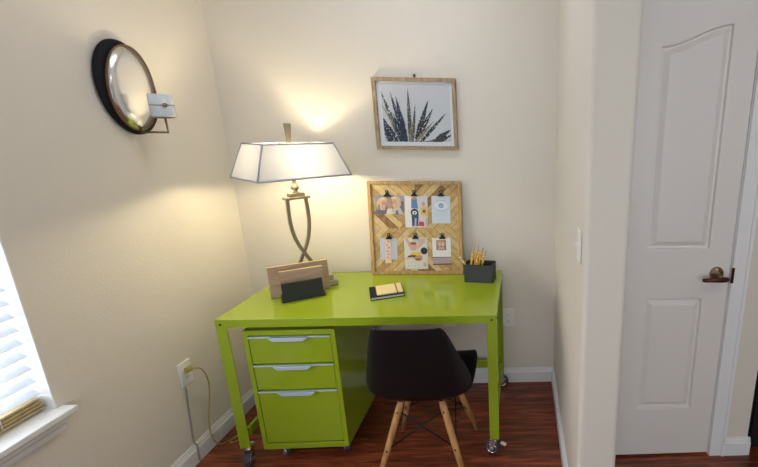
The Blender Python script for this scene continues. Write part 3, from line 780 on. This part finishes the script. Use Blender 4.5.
# ------------------------------------------------------------------ round mirror candle sconce
sc = thing('wall_sconce', (.0, -.500, 1.688), 'black framed oval mirror wall sconce with a candle holder arm', 'wall sconce')
RYm = Matrix.Rotation(PI/2, 4, 'Y')
OV = Matrix.Translation((0, -.024, 0)) @ Matrix.Rotation(.12, 4, 'X') @ Matrix.Diagonal((1, .70, 1, 1))
b = MB()
b.lathe([(.0, .002), (.150, .002), (.172, .004), (.177, .009), (.176, .016), (.168, .024), (.150, .028), (.0, .028)], 'black', 64, OV @ RYm)
b.build('frame', sc)
OF = Matrix.Translation((0, -.028, 0)) @ Matrix.Rotation(-.08, 4, 'X') @ Matrix.Diagonal((1, .63, 1, 1)) @ RYm
b = MB(); b.lathe([(.152, .024), (.158, .028), (.1605, .034), (.160, .0385), (.157, .039), (.154, .036)], 'brown', 64, OF, closed=True); b.build('inner_rim', sc)
b = MB(); b.lathe([(.0, .044), (.05, .0434), (.10, .0416), (.156, .038), (.156, .027), (0, .027)], 'mirror', 64, OF); b.build('mirror', sc)
b = MB()
b.tube([(.03, -.03, -.166), (.135, -.03, -.166), (.135, -.03, -.110)], .0042, 'brass_old', 8)
b.tube([(.04, -.03, -.166), (.04, -.03, -.150)], .0045, 'brass_old', 8)
b.lathe([(.012, 0), (.034, .003), (.034, .006)], 'brass_old', 24, Matrix.Translation((.135, -.035, -.113))); b.build('arm', sc)
b = MB(); b.lathe([(.036, 0), (.038, .004), (.038, .085), (.0365, .085), (.0365, .005), (0, .004)], 'frosted', 32, Matrix.Translation((.135, -.035, -.106))); b.build('candle_cup', sc)
b = MB(); b.lathe([(.0395, .042), (.0395, .045)], 'brass_old', 32, Matrix.Translation((.135, -.035, -.106)))
b.lathe([(.004, 0), (.0085, .003), (.0085, .007), (.003, .010)], 'brass_old', 16, Matrix.Translation((.166, -.060, -.0625)) @ Matrix.Rotation(.9, 4, 'Z') @ Matrix.Rotation(PI/2, 4, 'X')); b.build('cup_band', sc)
cd = thing('candle', (.135, -.535, 1.5865), 'white candle standing in the glass cup of the wall sconce', 'candle')
b = MB(); b.lathe([(.026, 0), (.026, .050), (.022, .053), (0, .052)], 'white', 24); b.build('wax', cd)
b = MB(); b.tube([(0, 0, .051), (.001, 0, .060)], .0009, 'black', 6); b.build('wick', cd)

# ------------------------------------------------------------------ outlets, switch
def outlet(loc, rz, label):
    """duplex outlet, local +y is out of the wall... plate faces local -y"""
    o = thing('outlet', loc, label, 'outlet', rz=rz)
    b = MB(); b.box((-.036, -.006, -.058), (.036, 0, .058), 'plastic_white'); b.build('cover_plate', o, bevel=.003)
    for s_ in (-1, 1):
        b = MB()
        pts = [(.0165*math.cos(a)*1.0, s_*.0195+.0135*math.sin(a)) for a in [2*PI*k/20 for k in range(20)]]
        b.prism(pts, 1, -.0085, -.005, 'plastic_white')
        for dx in (-.006, .006): b.box((dx-.001, -.0088, s_*.0195-.003), (dx+.001, -.0084, s_*.0195+.005), 'bolt')
        b.box((-.0015, -.0088, s_*.0195-.009), (.0015, -.0084, s_*.0195-.006), 'bolt')
        b.build('socket', o)
    return o
outlet((1.4625, 0, .440), 0, 'white outlet on the back wall just right of the desk')
outlet((1.106, 0, .440), 0, 'white outlet on the back wall seen beneath the desktop above the chair')
outlet((0, -.553, .447), PI/2, 'white outlet on the left wall with the gold cord plugged in')
sw = thing('light_switch', (RX+.0115, -.962, 1.165), 'white light switch on the wing wall right of the nook', 'light switch', rz=-PI/2)
b = MB(); b.box((-.036, -.006, -.058), (.036, 0, .058), 'plastic_white'); b.build('cover_plate', sw, bevel=.003)
b = MB(); b.box((-.005, -.016, -.004), (.005, -.005, .010), 'plastic_white'); b.build('toggle', sw, bevel=.002)

# ------------------------------------------------------------------ cord and grey wall line
def smooth(pts, n=6):
    P_ = [Vector(p) for p in pts]; out = []
    for i in range(len(P_)-1):
        p0 = P_[max(i-1, 0)]; p1 = P_[i]; p2 = P_[i+1]; p3 = P_[min(i+2, len(P_)-1)]
        for k in range(n):
            t_ = k/n
            out.append(.5*((2*p1)+(-p0+p2)*t_+(2*p0-5*p1+4*p2-p3)*t_*t_+(-p0+3*p1-3*p2+p3)*t_**3))
    out.append(P_[-1]); return out
pc = thing('power_cord', (.012, -.553, .467), 'gold power cord from the left wall outlet looping down under the desk', 'cord')
o_ = Vector((.012, -.553, .467))
def rel(pts): return [Vector(p)-o_ for p in pts]
b = MB(); b.tube(rel([(.009, -.553, .467), (.034, -.553, .467)]), [.012, .009], 'cord', 12); b.box((-.003, -.012, -.012), (.012, .012, .012), 'cord'); b.build('plug', pc, bevel=.002)
pts = smooth([(.034, -.553, .467), (.050, -.540, .465), (.052, -.515, .435), (.040, -.485, .36), (.034, -.490, .28), (.030, -.512, .20), (.030, -.525, .12), (.034, -.520, .05), (.050, -.490, .008), (.085, -.420, .005),
              (.13, -.38, .005), (.11, -.46, .005), (.075, -.48, .005), (.10, -.40, .005), (.16, -.30, .005), (.18, -.18, .005), (.14, -.06, .006), (.19, -.035, .006), (.225, -.028, .006)])
b = MB(); b.tube(rel(pts), .0028, 'cord', 8); b.build('cable', pc)
b = MB(); g = smooth([(.008, -.575, .385), (.0045, -.580, .30), (.0045, -.590, .19), (.006, -.597, .11), (.019, -.600, .090), (.019, -.604, .02), (.022, -.600, .004)])
b.tube(g, .0032, 'line_grey', 8)  # thin grey tube down the wall and over the baseboard
tag(b.build('grey_line'), 'thin grey line running straight down the left wall beneath the outlet', 'cord')

# ------------------------------------------------------------------ light
def area(name, loc, rot, sx, sy, e, col):
    l = bpy.data.lights.new(name, 'AREA'); l.shape = 'RECTANGLE'; l.size = sx; l.size_y = sy; l.energy = e; l.color = col
    o = bpy.data.objects.new(name, l); COL.objects.link(o); o.location = loc; o.rotation_euler = rot; return o
area('daylight_rear_window', (1.95, RY-.02, 1.4), (PI/2, 0, 0), 2.9, 1.8, 8, (.88, .88, 1.0))
area('daylight_left_window', (-.16, (WA+WB)/2, 1.33), (PI/2, 0, -PI/2), 1.0, 1.44, 20, (.95, .95, 1.0))
area('nook_fill_light', (1.0, -.75, H-.03), (0, 0, 0), .5, .5, 5.5, (.85, .88, 1.0))  # added overhead fill that brightens the upper nook walls; no fixture there
area('hall_fill_light', (2.75, -1.9, H-.03), (0, 0, 0), .4, .4, 4.2, (1.0, .98, .95))  # added fill to brighten the closet door, not an actual hall lamp
w = bpy.data.worlds.new('sky'); S.world = w; w.use_nodes = True
w.node_tree.nodes['Background'].inputs[0].default_value = (.84, .95, 1.0, 1)
w.node_tree.nodes['Background'].inputs[1].default_value = 1.85

# ------------------------------------------------------------------ camera
f_px, ppx, ppy = 420.0, 546.12, 236.68
R = Vector((.998599, -.0521, .0092064)); U = Vector((.0043449, .2541819, .9671467)); F = Vector((.052728, .965752, -.254052))
cam = bpy.data.cameras.new('camera'); co = bpy.data.objects.new('camera', cam); COL.objects.link(co)
mw = Matrix((R, U, -F)).transposed().to_4x4(); mw.translation = Vector((1.5593, -2.3448, 1.5595)); co.matrix_world = mw
cam.sensor_width = 36; cam.lens = f_px/758*36; cam.clip_start = .02
cam.shift_x = -(ppx-379)/758; cam.shift_y = (ppy-233.5)/758
S.camera = co
S.view_settings.view_transform = 'Standard'; S.view_settings.look = 'None'; S.view_settings.gamma = 1
S.view_settings.use_curve_mapping = False; S.view_settings.exposure = 0
